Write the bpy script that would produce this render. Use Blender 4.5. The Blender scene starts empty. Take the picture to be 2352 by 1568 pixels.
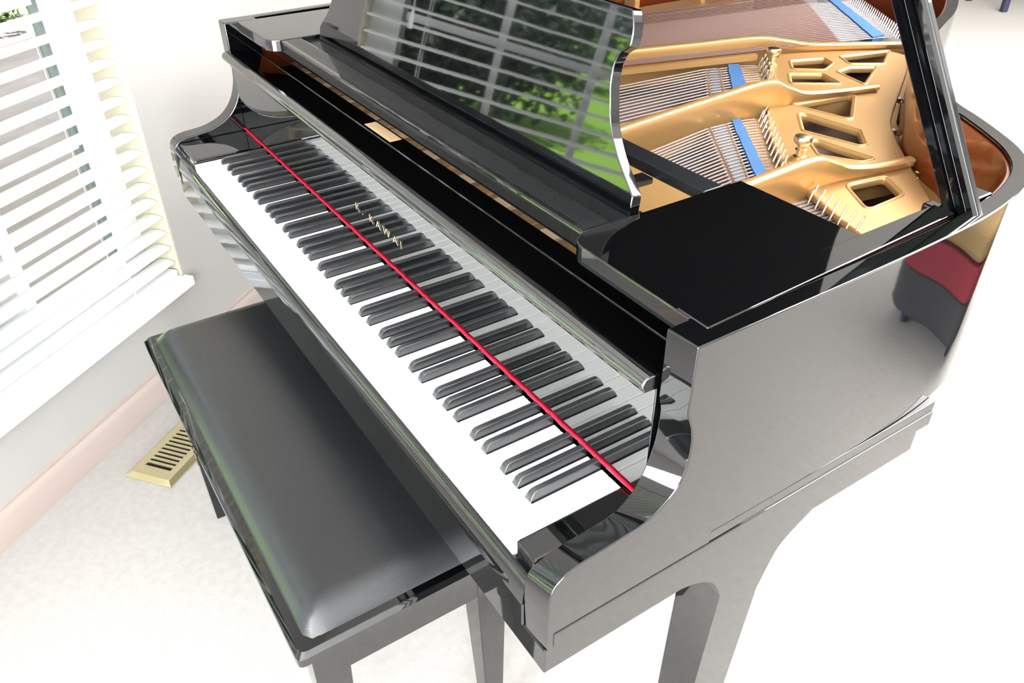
import bpy, bmesh, math, random
from mathutils import Vector, Matrix
random.seed(7)
sc = bpy.context.scene
col = sc.collection
R = math.radians
KZ = 0.73                      # height of the white key tops above the carpet; all piano z values are relative to it

# ------------------------------------------------------------------ camera
W, H, F = 2352.0, 1568.0, 1844.74
CAM = Vector((1.70095, -0.30515, 0.65871))
FWD = Vector((-0.68851278, 0.44310215, -0.57411727)).normalized()
RGT = Vector((0.54564037, 0.83798491, -0.00760724)).normalized()
DWN = FWD.cross(RGT).normalized()
cam_d = bpy.data.cameras.new('camera'); cam = bpy.data.objects.new('camera', cam_d); col.objects.link(cam)
cam_d.sensor_width = 36.0; cam_d.lens = F / W * 36.0; cam_d.clip_start = 0.02; cam_d.clip_end = 200
M = Matrix.Identity(4)
for i in range(3):
    M[i][0] = RGT[i]; M[i][1] = -DWN[i]; M[i][2] = -FWD[i]; M[i][3] = CAM[i]
M[2][3] += KZ
cam.matrix_world = M
sc.camera = cam
def ray(u, v): return FWD + RGT * ((u - W / 2) / F) + DWN * ((v - H / 2) / F)
def onz(u, v, z):
    d = ray(u, v); t = (z - CAM.z) / d.z; p = CAM + d * t; return (p.x, p.y)
def ony(u, v, y):
    d = ray(u, v); t = (y - CAM.y) / d.y; p = CAM + d * t; return (p.x, p.z)

# ------------------------------------------------------------------ world, sun, daylight, exposure
sc.view_settings.view_transform = 'Standard'; sc.view_settings.look = 'None'
sc.view_settings.exposure = 0.0; sc.view_settings.gamma = 1.0; sc.view_settings.use_curve_mapping = False
sc.cycles.use_denoising = True
sc.cycles.max_bounces = 8; sc.cycles.glossy_bounces = 5; sc.cycles.diffuse_bounces = 4
sc.cycles.sample_clamp_indirect = 8.0
sc.cycles.caustics_reflective = False; sc.cycles.caustics_refractive = False
wd = bpy.data.worlds.new('sky'); sc.world = wd; wd.use_nodes = True
bg = wd.node_tree.nodes['Background']; bg.inputs[0].default_value = (0.80, 0.90, 1.0, 1); bg.inputs[1].default_value = 3.2
# room frame: s along the window wall, n out of it into the room
WN = Vector((0.782, 0.624, 0)).normalized(); WD = Vector((-WN.y, WN.x, 0)); WP = Vector((-0.261, -0.1875, 0))
def rm(s, n, z): return WP + WD * s + WN * n + Vector((0, 0, z))
sd = bpy.data.lights.new('sun', 'SUN'); sun = bpy.data.objects.new('sun', sd); col.objects.link(sun)
sd.energy = 42; sd.color = (1.0, 0.95, 0.86); sd.angle = R(0.6)
dirv = (-WN * 0.62 + WD * -0.25 + Vector((0, 0, -0.85))).normalized()
sun.rotation_euler = dirv.to_track_quat('-Z', 'Y').to_euler()
def area(name, pos, aim, w, h, power, color=(1, 1, 1)):
    l = bpy.data.lights.new(name, 'AREA'); o = bpy.data.objects.new(name, l); col.objects.link(o)
    l.shape = 'RECTANGLE'; l.size = w; l.size_y = h; l.energy = power; l.color = color
    o.location = pos; o.rotation_euler = aim.to_track_quat('-Z', 'Z').to_euler()
    return o
DAY = (0.90, 0.955, 1.0)
area('daylight_front_window', rm(-3.6, 0.06, 1.35), WN, 2.6, 2.0, 830, DAY)          # the window wall goes on behind the photographer
area('daylight_patio_doors', rm(2.2, 6.3, 1.25), -WN, 4.6, 2.1, 350, (0.97, 0.985, 1.0))   # glass doors across the room
area('daylight_side_windows', rm(-4.85, 3.3, 1.4), WD, 3.6, 1.9, 700, DAY)
area('overhead_fill', rm(1.6, 3.3, 2.60), Vector((0, 0, -1)), 2.6, 2.6, 500, (1, 0.985, 0.97))  # added overhead fill to brighten horizontal surfaces, not a known fixture

# ------------------------------------------------------------------ materials
MAT = {}
def mat(name, base, rough=0.5, metal=0.0, ior=1.5, spec=0.5, coat=0.0, noise=None, bump=None, emit=None):
    m = bpy.data.materials.new(name); m.use_nodes = True; MAT[name] = m
    nt = m.node_tree; b = nt.nodes['Principled BSDF']
    b.inputs['Base Color'].default_value = (*base, 1); b.inputs['Roughness'].default_value = rough
    b.inputs['Metallic'].default_value = metal; b.inputs['IOR'].default_value = ior
    b.inputs['Specular IOR Level'].default_value = spec; b.inputs['Coat Weight'].default_value = coat
    tc = nt.nodes.new('ShaderNodeTexCoord')
    if noise:
        sc_, c2, detail, stretch = noise
        mp = nt.nodes.new('ShaderNodeMapping'); mp.inputs['Scale'].default_value = stretch
        n = nt.nodes.new('ShaderNodeTexNoise'); n.inputs['Scale'].default_value = sc_; n.inputs['Detail'].default_value = detail
        mx = nt.nodes.new('ShaderNodeMix'); mx.data_type = 'RGBA'
        mx.inputs[6].default_value = (*base, 1); mx.inputs[7].default_value = (*c2, 1)
        nt.links.new(tc.outputs['Object'], mp.inputs[0]); nt.links.new(mp.outputs[0], n.inputs['Vector'])
        nt.links.new(n.outputs['Fac'], mx.inputs[0]); nt.links.new(mx.outputs[2], b.inputs['Base Color'])
    if bump:
        sc_, st, dist = bump
        n = nt.nodes.new('ShaderNodeTexNoise'); n.inputs['Scale'].default_value = sc_; n.inputs['Detail'].default_value = 4
        bp = nt.nodes.new('ShaderNodeBump'); bp.inputs['Strength'].default_value = st; bp.inputs['Distance'].default_value = dist
        nt.links.new(tc.outputs['Object'], n.inputs['Vector']); nt.links.new(n.outputs['Fac'], bp.inputs['Height'])
        nt.links.new(bp.outputs['Normal'], b.inputs['Normal'])
    return m
mat('lacquer', (0.0014, 0.0015, 0.0018), 0.035, ior=1.70, bump=(9.0, 0.02, 0.004))
mat('satin_black', (0.012, 0.0125, 0.014), 0.22, ior=1.55)
mat('boosted_lacquer', (0.0014, 0.0015, 0.0018), 0.02, ior=2.35)  # same lacquer as the case, reflectance raised to brighten the mirrored keys
mat('matte_black', (0.004, 0.004, 0.004), 0.95, spec=0.05)
mat('lid_black', (0.0008, 0.0008, 0.001), 0.55, ior=1.25)
mat('ivory', (0.90, 0.90, 0.88), 0.16)
mat('ebony', (0.013, 0.0135, 0.016), 0.24, ior=1.85)
mat('key_wood', (0.55, 0.40, 0.24), 0.6)
mat('red_felt', (0.62, 0.012, 0.035), 0.95, spec=0.15, bump=(900, 0.5, 0.001))
mat('gold', (0.47, 0.265, 0.095), 0.36, metal=0.5, noise=(6, (0.50, 0.295, 0.12), 3, (1, 1, 1)), bump=(260, 0.10, 0.001))
mat('brass', (0.80, 0.64, 0.38), 0.28, metal=1.0)
mat('nickel', (0.82, 0.80, 0.76), 0.2, metal=1.0)
mat('steel_string', (0.215, 0.185, 0.18), 0.5, spec=0.35)
mat('copper_string', (0.115, 0.048, 0.031), 0.5, spec=0.3)
mat('blue_felt', (0.060, 0.135, 0.29), 0.95, spec=0.1, bump=(700, 0.6, 0.001))
mat('grey_felt', (0.42, 0.42, 0.47), 0.95, spec=0.1)
mat('soundboard_wood', (0.15, 0.095, 0.08), 0.35, noise=(30, (0.185, 0.13, 0.115), 3, (1, 0.06, 1)))
mat('maple', (0.24, 0.135, 0.075), 0.4, noise=(30, (0.17, 0.09, 0.045), 3, (1, 0.1, 1)))
mat('graphite', (0.105, 0.105, 0.115), 0.5)
mat('rim_wood', (0.16, 0.030, 0.006), 0.2, noise=(14, (0.11, 0.018, 0.004), 4, (1, 1, 6)), coat=0.4)
mat('gilt_letter', (0.62, 0.52, 0.34), 0.35, metal=0.8)
mat('sticker', (0.80, 0.55, 0.32), 0.5, noise=(45, (0.66, 0.43, 0.23), 2, (1, 1, 1)))
mat('leather', (0.010, 0.0105, 0.012), 0.27, ior=1.6, bump=(420, 0.12, 0.0010))
mat('wall_paint', (0.335, 0.322, 0.305), 0.85, bump=(180, 0.06, 0.001))
mat('ceiling_paint', (0.85, 0.84, 0.82), 0.9)
mat('jamb_paint', (0.46, 0.41, 0.31), 0.8)
mat('carpet', (0.43, 0.413, 0.392), 0.98, spec=0.1, noise=(55, (0.335, 0.312, 0.286), 6, (1, 1, 1)), bump=(520, 0.30, 0.003))
mat('baseboard_paint', (0.35, 0.285, 0.257), 0.45)
mat('white_trim', (0.86, 0.87, 0.88), 0.3)
mat('marble_sill', (0.87, 0.88, 0.91), 0.18, noise=(7, (0.70, 0.72, 0.78), 6, (1, 1, 1)))
mat('slat_white', (0.90, 0.90, 0.88), 0.35)
mat('cord_white', (0.88, 0.88, 0.86), 0.7)
mat('gasket', (0.16, 0.19, 0.19), 0.5)
mat('register_brass', (0.74, 0.64, 0.38), 0.24, metal=0.85)
mat('duct_dark', (0.012, 0.011, 0.010), 0.8)
mat('grass', (0.20, 0.40, 0.06), 0.9, spec=0.1, noise=(1.2, (0.30, 0.50, 0.10), 6, (1, 1, 1)))
mat('mulch', (0.33, 0.235, 0.205), 0.95, noise=(5, (0.50, 0.41, 0.385), 6, (1, 1, 1)))
mat('leaf_dark', (0.014, 0.030, 0.017), 0.5, noise=(3, (0.024, 0.050, 0.024), 3, (1, 1, 1)))
mat('leaf_light', (0.16, 0.30, 0.05), 0.5, noise=(4, (0.30, 0.42, 0.08), 3, (1, 1, 1)))
mat('bark', (0.10, 0.07, 0.05), 0.9)
mat('brick_house', (0.30, 0.19, 0.15), 0.9)
mat('navy_wood', (0.02, 0.025, 0.05), 0.4)
def glass():
    m = bpy.data.materials.new('pane_glass'); m.use_nodes = True; MAT['pane_glass'] = m; nt = m.node_tree
    nt.nodes.remove(nt.nodes['Principled BSDF']); out = nt.nodes['Material Output']
    t = nt.nodes.new('ShaderNodeBsdfTransparent'); t.inputs[0].default_value = (0.93, 0.96, 0.95, 1)
    g = nt.nodes.new('ShaderNodeBsdfGlossy'); g.inputs['Roughness'].default_value = 0.01
    f = nt.nodes.new('ShaderNodeFresnel'); f.inputs[0].default_value = 1.45
    mx = nt.nodes.new('ShaderNodeMixShader'); nt.links.new(f.outputs[0], mx.inputs[0])
    nt.links.new(t.outputs[0], mx.inputs[1]); nt.links.new(g.outputs[0], mx.inputs[2]); nt.links.new(mx.outputs[0], out.inputs[0])
glass()

# ------------------------------------------------------------------ helpers
class MB:
    def __init__(self): self.v = []; self.f = []
    def add(self, vs, fs):
        b = len(self.v); self.v += [tuple(p) for p in vs]; self.f += [tuple(b + i for i in f) for f in fs]; return self
    def box(self, x0, x1, y0, y1, z0, z1, T=None):
        vs = [(x, y, z) for z in (z0, z1) for x, y in ((x0, y0), (x1, y0), (x1, y1), (x0, y1))]
        if T: vs = [T(*p) for p in vs]
        return self.add(vs, [(3, 2, 1, 0), (4, 5, 6, 7), (0, 1, 5, 4), (1, 2, 6, 5), (2, 3, 7, 6), (3, 0, 4, 7)])
    def prism(self, a, b):                       # two matching closed loops
        n = len(a); return self.add(list(a) + list(b), [tuple(range(n - 1, -1, -1)), tuple(range(n, 2 * n))] +
                                    [(i, (i + 1) % n, n + (i + 1) % n, n + i) for i in range(n)])
    def loft(self, loops, closed=True, caps=True):
        n = len(loops[0]); vs = [p for l in loops for p in l]; fs = []
        for k in range(len(loops) - 1):
            for i in range(n if closed else n - 1):
                fs.append((k * n + i, k * n + (i + 1) % n, (k + 1) * n + (i + 1) % n, (k + 1) * n + i))
        if caps and closed:
            fs.append(tuple(range(n - 1, -1, -1))); fs.append(tuple((len(loops) - 1) * n + i for i in range(n)))
        return self.add(vs, fs)
    def tube(self, pts, r, seg=6):
        loops = []
        for i, p in enumerate(pts):
            p = Vector(p); d = (Vector(pts[min(i + 1, len(pts) - 1)]) - Vector(pts[max(i - 1, 0)])).normalized()
            u = d.cross(Vector((0.13, 0.21, 0.97))).normalized(); w = d.cross(u)
            loops.append([p + u * (r * math.cos(2 * math.pi * k / seg)) + w * (r * math.sin(2 * math.pi * k / seg)) for k in range(seg)])
        return self.loft(loops)
    def lathe(self, c, prof, seg=20):
        loops = [[(c[0] + r * math.cos(2 * math.pi * k / seg), c[1] + r * math.sin(2 * math.pi * k / seg), c[2] + z) for k in range(seg)] for r, z in prof]
        return self.loft(loops)
def mesh_of(name, mb, m, smooth=None):
    me = bpy.data.meshes.new(name); me.from_pydata([tuple(p) for p in mb.v], [], mb.f)
    bm = bmesh.new(); bm.from_mesh(me); bmesh.ops.recalc_face_normals(bm, faces=bm.faces); bm.to_mesh(me); bm.free()
    me.materials.append(MAT[m])
    if smooth is not None:
        me.shade_smooth(); me.set_sharp_from_angle(angle=R(smooth))
    me.update(); return me
def bevel(o, w, seg=2, ang=35):
    b = o.modifiers.new('bevel', 'BEVEL'); b.width = w; b.segments = seg; b.limit_method = 'ANGLE'; b.angle_limit = R(ang); return o
def wbevel(o, w, seam_y, seg=3, ang=35):
    me = o.data; bm = bmesh.new(); bm.from_mesh(me)
    lay = bm.edges.layers.float.get('bevel_weight_edge') or bm.edges.layers.float.new('bevel_weight_edge')
    for e in bm.edges:
        a, b = (v.co.y + o_y(o) for v in e.verts)
        e[lay] = 0.0 if (abs(a - seam_y) < 1e-4 and abs(b - seam_y) < 1e-4) or len(e.link_faces) < 2 or e.calc_face_angle() < R(ang) else 1.0
    bm.to_mesh(me); bm.free()
    b = o.modifiers.new('bevel', 'BEVEL'); b.width = w; b.segments = seg; b.limit_method = 'WEIGHT'; return o
def o_y(o): return o.location.y + (o.parent.location.y if o.parent else 0)
def link(name, me, parent=None, loc=None):
    o = bpy.data.objects.new(name, me); col.objects.link(o)
    if parent: o.parent = parent
    if loc is not None: o.location = loc
    return o
def tag(o, label, cat, group=None, kind=None):
    o['label'] = label
    if cat: o['category'] = cat
    if group: o['group'] = group
    if kind: o['kind'] = kind
    return o
class Thing:
    """an Empty at the base of a thing; part() takes absolute coordinates"""
    def __init__(self, name, loc, label, cat, dz=0.0):
        self.o = bpy.data.objects.new(name, None); col.objects.link(self.o); self.loc = Vector(loc); self.o.location = loc
        self.o.empty_display_size = 0.1; tag(self.o, label, cat); self.dz = dz
    def part(self, name, mb, m, parent=None, smooth=None, bev=None, seg=2, kind=None, label=None):
        off = Vector((self.loc.x, self.loc.y, self.loc.z - self.dz))
        mb.v = [tuple(Vector(p) - off) for p in mb.v]
        o = link(name, mesh_of(name, mb, m, smooth), parent or self.o)
        if bev: bevel(o, bev, seg)
        if kind: o['kind'] = kind
        if label: o['label'] = label
        return o
    def place(self, name, me, pos, parent=None, rot=None):
        o = link(name, me, parent or self.o, Vector(pos) - Vector((self.loc.x, self.loc.y, self.loc.z - self.dz)))
        if rot: o.rotation_euler = rot
        return o
def struct(name, mb, m, parent=None, smooth=None, bev=None, label=None):
    o = link(name, mesh_of(name, mb, m, smooth), parent)
    if bev: bevel(o, bev)
    if parent is None: o['kind'] = 'structure'
    if label: o['label'] = label
    return o
def catmull(pts, n=8):
    out = []
    for i in range(len(pts) - 1):
        p0, p1, p2, p3 = (Vector(pts[max(i - 1, 0)]), Vector(pts[i]), Vector(pts[i + 1]), Vector(pts[min(i + 2, len(pts) - 1)]))
        for k in range(n):
            t = k / n
            out.append(0.5 * ((2 * p1) + (-p0 + p2) * t + (2 * p0 - 5 * p1 + 4 * p2 - p3) * t * t + (-p0 + 3 * p1 - 3 * p2 + p3) * t ** 3))
    out.append(Vector(pts[-1])); return out
def offset(poly, d):
    out = []
    for i, p in enumerate(poly):
        t = (poly[min(i + 1, len(poly) - 1)] - poly[max(i - 1, 0)]).normalized(); out.append(p + Vector((-t.y, t.x)) * d)
    return out
def sheet(name, splines, thick, bev, z, m):
    """flat plate with holes out of 2D outlines, given a real thickness and rounded edges"""
    cu = bpy.data.curves.new(name, 'CURVE'); cu.dimensions = '2D'; cu.fill_mode = 'BOTH'; cu.extrude = thick / 2 - bev; cu.bevel_depth = bev; cu.bevel_resolution = 2
    for s in splines:
        sp = cu.splines.new('POLY'); sp.points.add(len(s) - 1); sp.use_cyclic_u = True
        for i, p in enumerate(s): sp.points[i].co = (p[0], p[1], 0, 1)
    t = bpy.data.objects.new(name, cu); col.objects.link(t)
    dg = bpy.context.evaluated_depsgraph_get(); me = bpy.data.meshes.new_from_object(t.evaluated_get(dg))
    bpy.data.objects.remove(t); bpy.data.curves.remove(cu)
    mb = MB(); mb.v = [(v.co.x, v.co.y, v.co.z + z - thick / 2) for v in me.vertices]; mb.f = [tuple(p.vertices) for p in me.polygons]
    bpy.data.meshes.remove(me); return mb
def roundpoly(pts, r, n=5):
    out = []; N = len(pts)
    for i in range(N):
        p = Vector(pts[i]); a = Vector(pts[i - 1]) - p; b = Vector(pts[(i + 1) % N]) - p
        k = min(r, a.length * 0.45, b.length * 0.45); A = p + a.normalized() * k; B = p + b.normalized() * k
        for j in range(n + 1):
            t = j / n; out.append(A * (1 - t) ** 2 + p * (2 * t * (1 - t)) + B * t * t)
    return out

# ------------------------------------------------------------------ the room
def rbox(s0, s1, n0, n1, z0, z1): return MB().box(s0, s1, n0, n1, z0, z1, lambda a, b, c: rm(a, b, c))
def rboxes(*bs):
    mb = MB()
    for b in bs: mb.box(*b, T=lambda a, b_, c: rm(a, b_, c))
    return mb
S0, S1, N1, CH = -5.0, 9.0, 6.5, 2.65
struct('floor', rbox(S0, S1, -0.0, N1, -0.08, 0.0), 'carpet', label='cream carpet of the whole room')
WS0, WS1, WZ0, WZ1 = -1.62, 0.205, 0.285, 2.05      # window opening
WT = 0.16
wl = struct('wall_left', rboxes((S0, WS0, -WT, 0, 0, CH), (WS1, S1, -WT, 0, 0, CH), (WS0, WS1, -WT, 0, 0, WZ0 - 0.0285), (WS0, WS1, -WT, 0, WZ1, CH)), 'wall_paint')
struct('wall_right', rbox(S0, S1, N1, N1 + 0.1, 0, CH), 'wall_paint')
struct('wall_front', rbox(S0 - 0.1, S0, -WT, N1 + 0.1, 0, CH), 'wall_paint')
struct('wall_back', rbox(S1, S1 + 0.1, -WT, N1 + 0.1, 0, CH), 'wall_paint')
struct('ceiling', rbox(S0 - 0.1, S1 + 0.1, -WT, N1 + 0.1, CH, CH + 0.1), 'ceiling_paint')
bb = struct('baseboard_left', MB().prism(*[[rm(s, n, z) for n, z in ((0, 0), (0.014, 0), (0.014, 0.066), (0.010, 0.078), (0.006, 0.084), (0.006, 0.092), (0, 0.095))] for s in (S0, S1)]), 'baseboard_paint', smooth=30)
# window
win = struct('window_1', rboxes((WS0, WS0 + 0.085, -0.14, -0.10, WZ0, WZ1), (WS1 - 0.085, WS1, -0.14, -0.10, WZ0, WZ1),
                                (WS0, WS1, -0.14, -0.10, WZ0, WZ0 + 0.07), (WS0, WS1, -0.14, -0.10, WZ1 - 0.07, WZ1)), 'white_trim', bev=0.003, label='white framed window with a grid of panes')
for nm, b in (('jamb', (WS1 - 0.004, WS1 + 0.002, -0.10, -0.001, WZ0, WZ1)), ('jamb', (WS0 - 0.002, WS0 + 0.004, -0.10, -0.001, WZ0, WZ1)), ('jamb', (WS0, WS1, -0.10, -0.001, WZ1 - 0.004, WZ1 + 0.002))):
    struct(nm, rbox(*b), 'jamb_paint', win)
struct('gasket', rboxes((WS1 - 0.096, WS1 - 0.085, -0.132, -0.112, WZ0 + 0.07, WZ1 - 0.07), (WS0 + 0.085, WS0 + 0.096, -0.132, -0.112, WZ0 + 0.07, WZ1 - 0.07)), 'gasket', win)
gs0, gs1, gz0, gz1 = WS0 + 0.096, WS1 - 0.096, WZ0 + 0.07, WZ1 - 0.07
NC, NR = 6, 5
for i in range(1, NC):
    s = gs0 + (gs1 - gs0) * i / NC; struct('muntin', rbox(s - 0.011, s + 0.011, -0.133, -0.111, gz0, gz1), 'white_trim', win, bev=0.002)
for j in range(1, NR):
    z = gz0 + (gz1 - gz0) * j / NR; struct('muntin', rbox(gs0, gs1, -0.132, -0.112, z - 0.011, z + 0.011), 'white_trim', win, bev=0.002)
for i in range(NC):
    for j in range(NR):
        a = gs0 + (gs1 - gs0) * i / NC + 0.011; b = gs0 + (gs1 - gs0) * (i + 1) / NC - 0.011
        c = gz0 + (gz1 - gz0) * j / NR + 0.011; d = gz0 + (gz1 - gz0) * (j + 1) / NR - 0.011
        struct('pane', MB().add([rm(a, -0.122, c), rm(b, -0.122, c), rm(b, -0.122, d), rm(a, -0.122, d)], [(0, 1, 2, 3)]), 'pane_glass', win)
struct('window_sill', rbox(WS0 + 0.001, WS1 - 0.001, -0.10, 0.0, WZ0 - 0.028, WZ0).box(WS0 - 0.02, WS1 + 0.005, 0.0005, 0.030, WZ0 - 0.028, WZ0, lambda a, b, c: rm(a, b, c)), 'marble_sill', win, bev=0.004, label='pale veined window sill')

# blind
bl = Thing('window_blind', rm((WS0 + WS1) / 2, -0.045, WZ0), 'white horizontal slat blind hanging in the window, slats open', 'blind')
b0, b1 = WS0 + 0.012, 0.197
def slat_mesh():
    mb = MB(); n = 8; L = []
    for e in range(2):
        pass
    prof = [(-0.025 + 0.05 * k / n, 0.0022 * (1 - ((k - n / 2) / (n / 2)) ** 2)) for k in range(n + 1)]
    loop = [(y, z) for y, z in prof] + [(y, z - 0.0028) for y, z in reversed(prof)]
    half = (b1 - b0) / 2; loops = []
    for e in (-1, 1):                      # softly rounded ends
        pass
    xs = [-half, -half + 0.002, -half + 0.006, half - 0.006, half - 0.002, half]; k = [0.78, 0.92, 1, 1, 0.92, 0.78]
    for x, q in zip(xs, k): loops.append([tuple(WD * x + WN * (y * q) + Vector((0, 0, z))) for y, z in loop])
    mb.loft(loops); return mesh_of('slat', mb, 'slat_white', 40)
sm = slat_mesh()
zt = 0.2166 + KZ; k = 0
zs = []
z = zt
while z < WZ1 - 0.07: z += 0.0441
while z > WZ0 + 0.055:
    z -= 0.0441
    if z > WZ0 + 0.030: zs.append(z)
ax = WD
for z in zs:
    o = bl.place('slat', sm, rm((b0 + b1) / 2, -0.032, z)); o.rotation_mode = 'AXIS_ANGLE'; o.rotation_axis_angle = (R(1.5), WD.x, WD.y, 0)
bl.part('bottom_rail', rbox(b0, b1, -0.058, -0.006, WZ0 + 0.001, WZ0 + 0.020), 'slat_white', bev=0.005)
bl.part('head_rail', rbox(b0, b1, -0.065, -0.004, WZ1 - 0.062, WZ1 - 0.004), 'slat_white', bev=0.003)
for s in (0.035, -0.42, -0.95, -1.45):
    mb = MB()
    for nn in (-0.0065, -0.0575): mb.tube([rm(s, nn, WZ0 + 0.018), rm(s, nn, WZ1 - 0.06)], 0.0011, 5)
    for z in zs: mb.tube([rm(s, -0.0065, z - 0.0028), rm(s, -0.0575, z - 0.0028)], 0.0009, 4)
    bl.part('ladder_cord', mb, 'cord_white')
mb = MB(); mb.tube([rm(0.075, 0.004, WZ1 - 0.07), rm(0.075, 0.004, 1.03)], 0.0012, 5); lc = bl.part('lift_cord', mb, 'cord_white')
bl.part('tassel', MB().lathe(rm(0.075, 0.004, 0.985), [(0.007, 0), (0.0085, 0.008), (0.006, 0.03), (0.003, 0.046)], 10), 'slat_white', lc, smooth=40)

# floor register beside the wall
vs, vn = -0.0, 0.0
p0 = Vector((*onz(288, 1094, -KZ), 0)); p1 = Vector((*onz(384, 1131, -KZ), 0))
vx = (WN).copy(); vy = WD.copy(); wv = 0.134; lv = 0.32
def vp(a, b, z): return p0 + vx * a + vy * b + Vector((0, 0, z))
reg = Thing('floor_register', vp(wv / 2, lv / 2, 0), 'brass floor air register with dark slots on the carpet by the baseboard', 'vent')
mb = MB(); o_ = [(0, 0), (wv, 0), (wv, lv), (0, lv)]; i_ = [(0.012, 0.012), (wv - 0.012, 0.012), (wv - 0.012, lv - 0.012), (0.012, lv - 0.012)]
hx0, hx1, hy0, hy1 = 0.030, wv - 0.030, 0.040, lv - 0.040; zt_ = 0.0125
mb.loft([[vp(a, b, z) for a, b in q] for q, z in ((o_, 0.0005), (o_, 0.004), (i_, zt_), ([(hx0, hy0), (hx1, hy0), (hx1, hy1), (hx0, hy1)], zt_), ([(hx0, hy0), (hx1, hy0), (hx1, hy1), (hx0, hy1)], 0.004))], caps=False)
reg.part('frame', mb, 'register_brass', smooth=20)
reg.part('damper', MB().box(hx0 - 0.004, hx1 + 0.004, hy0 - 0.004, hy1 + 0.004, 0.0006, 0.003, vp), 'duct_dark')
nb = 17
lm_ = MB().box(0, hx1 - hx0, -0.0038, 0.0038, -0.003, 0, lambda a, b, z: vx * a + vy * b + Vector((0, 0, z))); lme = mesh_of('louver', lm_, 'register_brass')
for k in range(1, nb): reg.place('louver', lme, vp(hx0, hy0 + (hy1 - hy0) * k / nb, zt_))
reg.part('lever', MB().box(wv / 2 - 0.006, wv / 2 + 0.006, lv - 0.027, lv - 0.015, zt_ - 0.001, zt_ + 0.006, vp), 'brass', bev=0.002)

# ------------------------------------------------------------------ outdoors, seen through the blind and mirrored in the music desk
struct('ground_bed', rbox(-9, 8, -5.2, -WT, -0.45, -0.35), 'mulch', label='bark mulch bed along the house')
struct('lawn', rbox(-45, 30, -60, -5.2, -0.5, -0.36), 'grass', label='sunlit green lawn')
struct('shade_overhang', rbox(S0 - 0.5, S1 + 0.5, -2.3, -WT, CH - 0.02, CH + 0.08), 'white_trim', label='unseen overhang added to shade the mulch bed')  # unseen roof piece added to keep the sun off the bed
def leaves(c, rad, n, size, rnd, squash=0.8):
    mb = MB()
    for _ in range(n):
        d = Vector((rnd.gauss(0, 1), rnd.gauss(0, 1), rnd.gauss(0, 1))).normalized() * (rnd.random() ** 0.4)
        p = Vector(c) + Vector((d.x * rad, d.y * rad, d.z * rad * squash))
        u = Vector((rnd.gauss(0, 1), rnd.gauss(0, 1), rnd.gauss(0, 1))).normalized(); w = u.cross(Vector((rnd.gauss(0, 1), rnd.gauss(0, 1), rnd.gauss(0, 1)))).normalized()
        a = size * (0.6 + 0.8 * rnd.random()); nrm = u.cross(w) * a * 0.18
        mb.add([p - u * a, p + w * a * 0.45 + nrm, p + u * a, p - w * a * 0.45 + nrm], [(0, 1, 2), (0, 2, 3)])
    return mb
def tree(name, s, n, h, rad, leaf, label, cat, group, size=0.14, count=1500, blobs=5, low=0.45):
    rnd = random.Random(int((s * 37 + n * 91) * 10)); base = rm(s, n, -0.42)
    t = Thing(name, base, label, cat); t.o['group'] = group
    t.part('trunk', MB().tube([base, base + Vector((0.05, 0.02, h * 0.4)), base + Vector((-0.03, 0.06, h * 0.75))], max(0.03, rad * 0.07), 7), 'bark')
    mb = MB()
    for k in range(blobs):
        c = base + Vector((rnd.uniform(-1, 1) * rad * 0.6, rnd.uniform(-1, 1) * rad * 0.6, h * (low + (0.9 - low) * rnd.random())))
        l = leaves(c, rad * 0.75, count // blobs, size, rnd, 0.9 * h / (2.2 * rad) if h < 2 * rad else 1.0); mb.add(l.v, l.f)
    t.part('crown', mb, leaf, kind='stuff')
for s, n, h, rad, w in ((8.2, -17.5, 8, 2.4, 'above the hedge, over the end nearer the piano'), (1.4, -18, 8.5, 2.5, 'above the middle of the hedge'), (-5.4, -18, 8.5, 2.5, 'above the hedge end behind the photographer')):
    tree('shade_tree', s, n, h, rad, 'leaf_dark', 'tall dark leafy tree rising ' + w, 'tree', 'trees behind the hedge', 0.26, 2600, 9)
rnd = random.Random(5); mb = MB()
for k in range(26):
    l = leaves(rm(-10 + k * 0.8, -14.4 + rnd.uniform(-.3, .3), 0.75 + rnd.uniform(-.2, .25)), 0.95, 320, 0.11, rnd, 1.2); mb.add(l.v, l.f)
hd = Thing('hedge', rm(0, -14.4, -0.4), 'long dark green hedge along the far side of the lawn', 'hedge'); hd.part('foliage', mb, 'leaf_dark', kind='stuff')
for s, n, h, rad, w in ((0.85, -4.3, 2.9, 0.85, 'tall dark shrub close to the window, biggest of the lawn shrubs'), (0.15, -7.2, 2.9, 0.85, 'rounded dark shrub standing alone on the lawn'), (3.9, -5.4, 2.6, 0.85, 'dark shrub on the lawn nearest the corner behind the piano')):
    tree('garden_shrub', s, n, h, rad, 'leaf_dark', w, 'shrub', 'shrubs on the lawn', 0.07, 3600, 9, 0.18)
tree('foundation_plant', -0.62, -1.0, 0.62, 0.26, 'leaf_light', 'light green bushy plant in the mulch bed just outside the window', 'shrub', 'plants in the mulch bed', 0.045, 420, 4)

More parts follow.
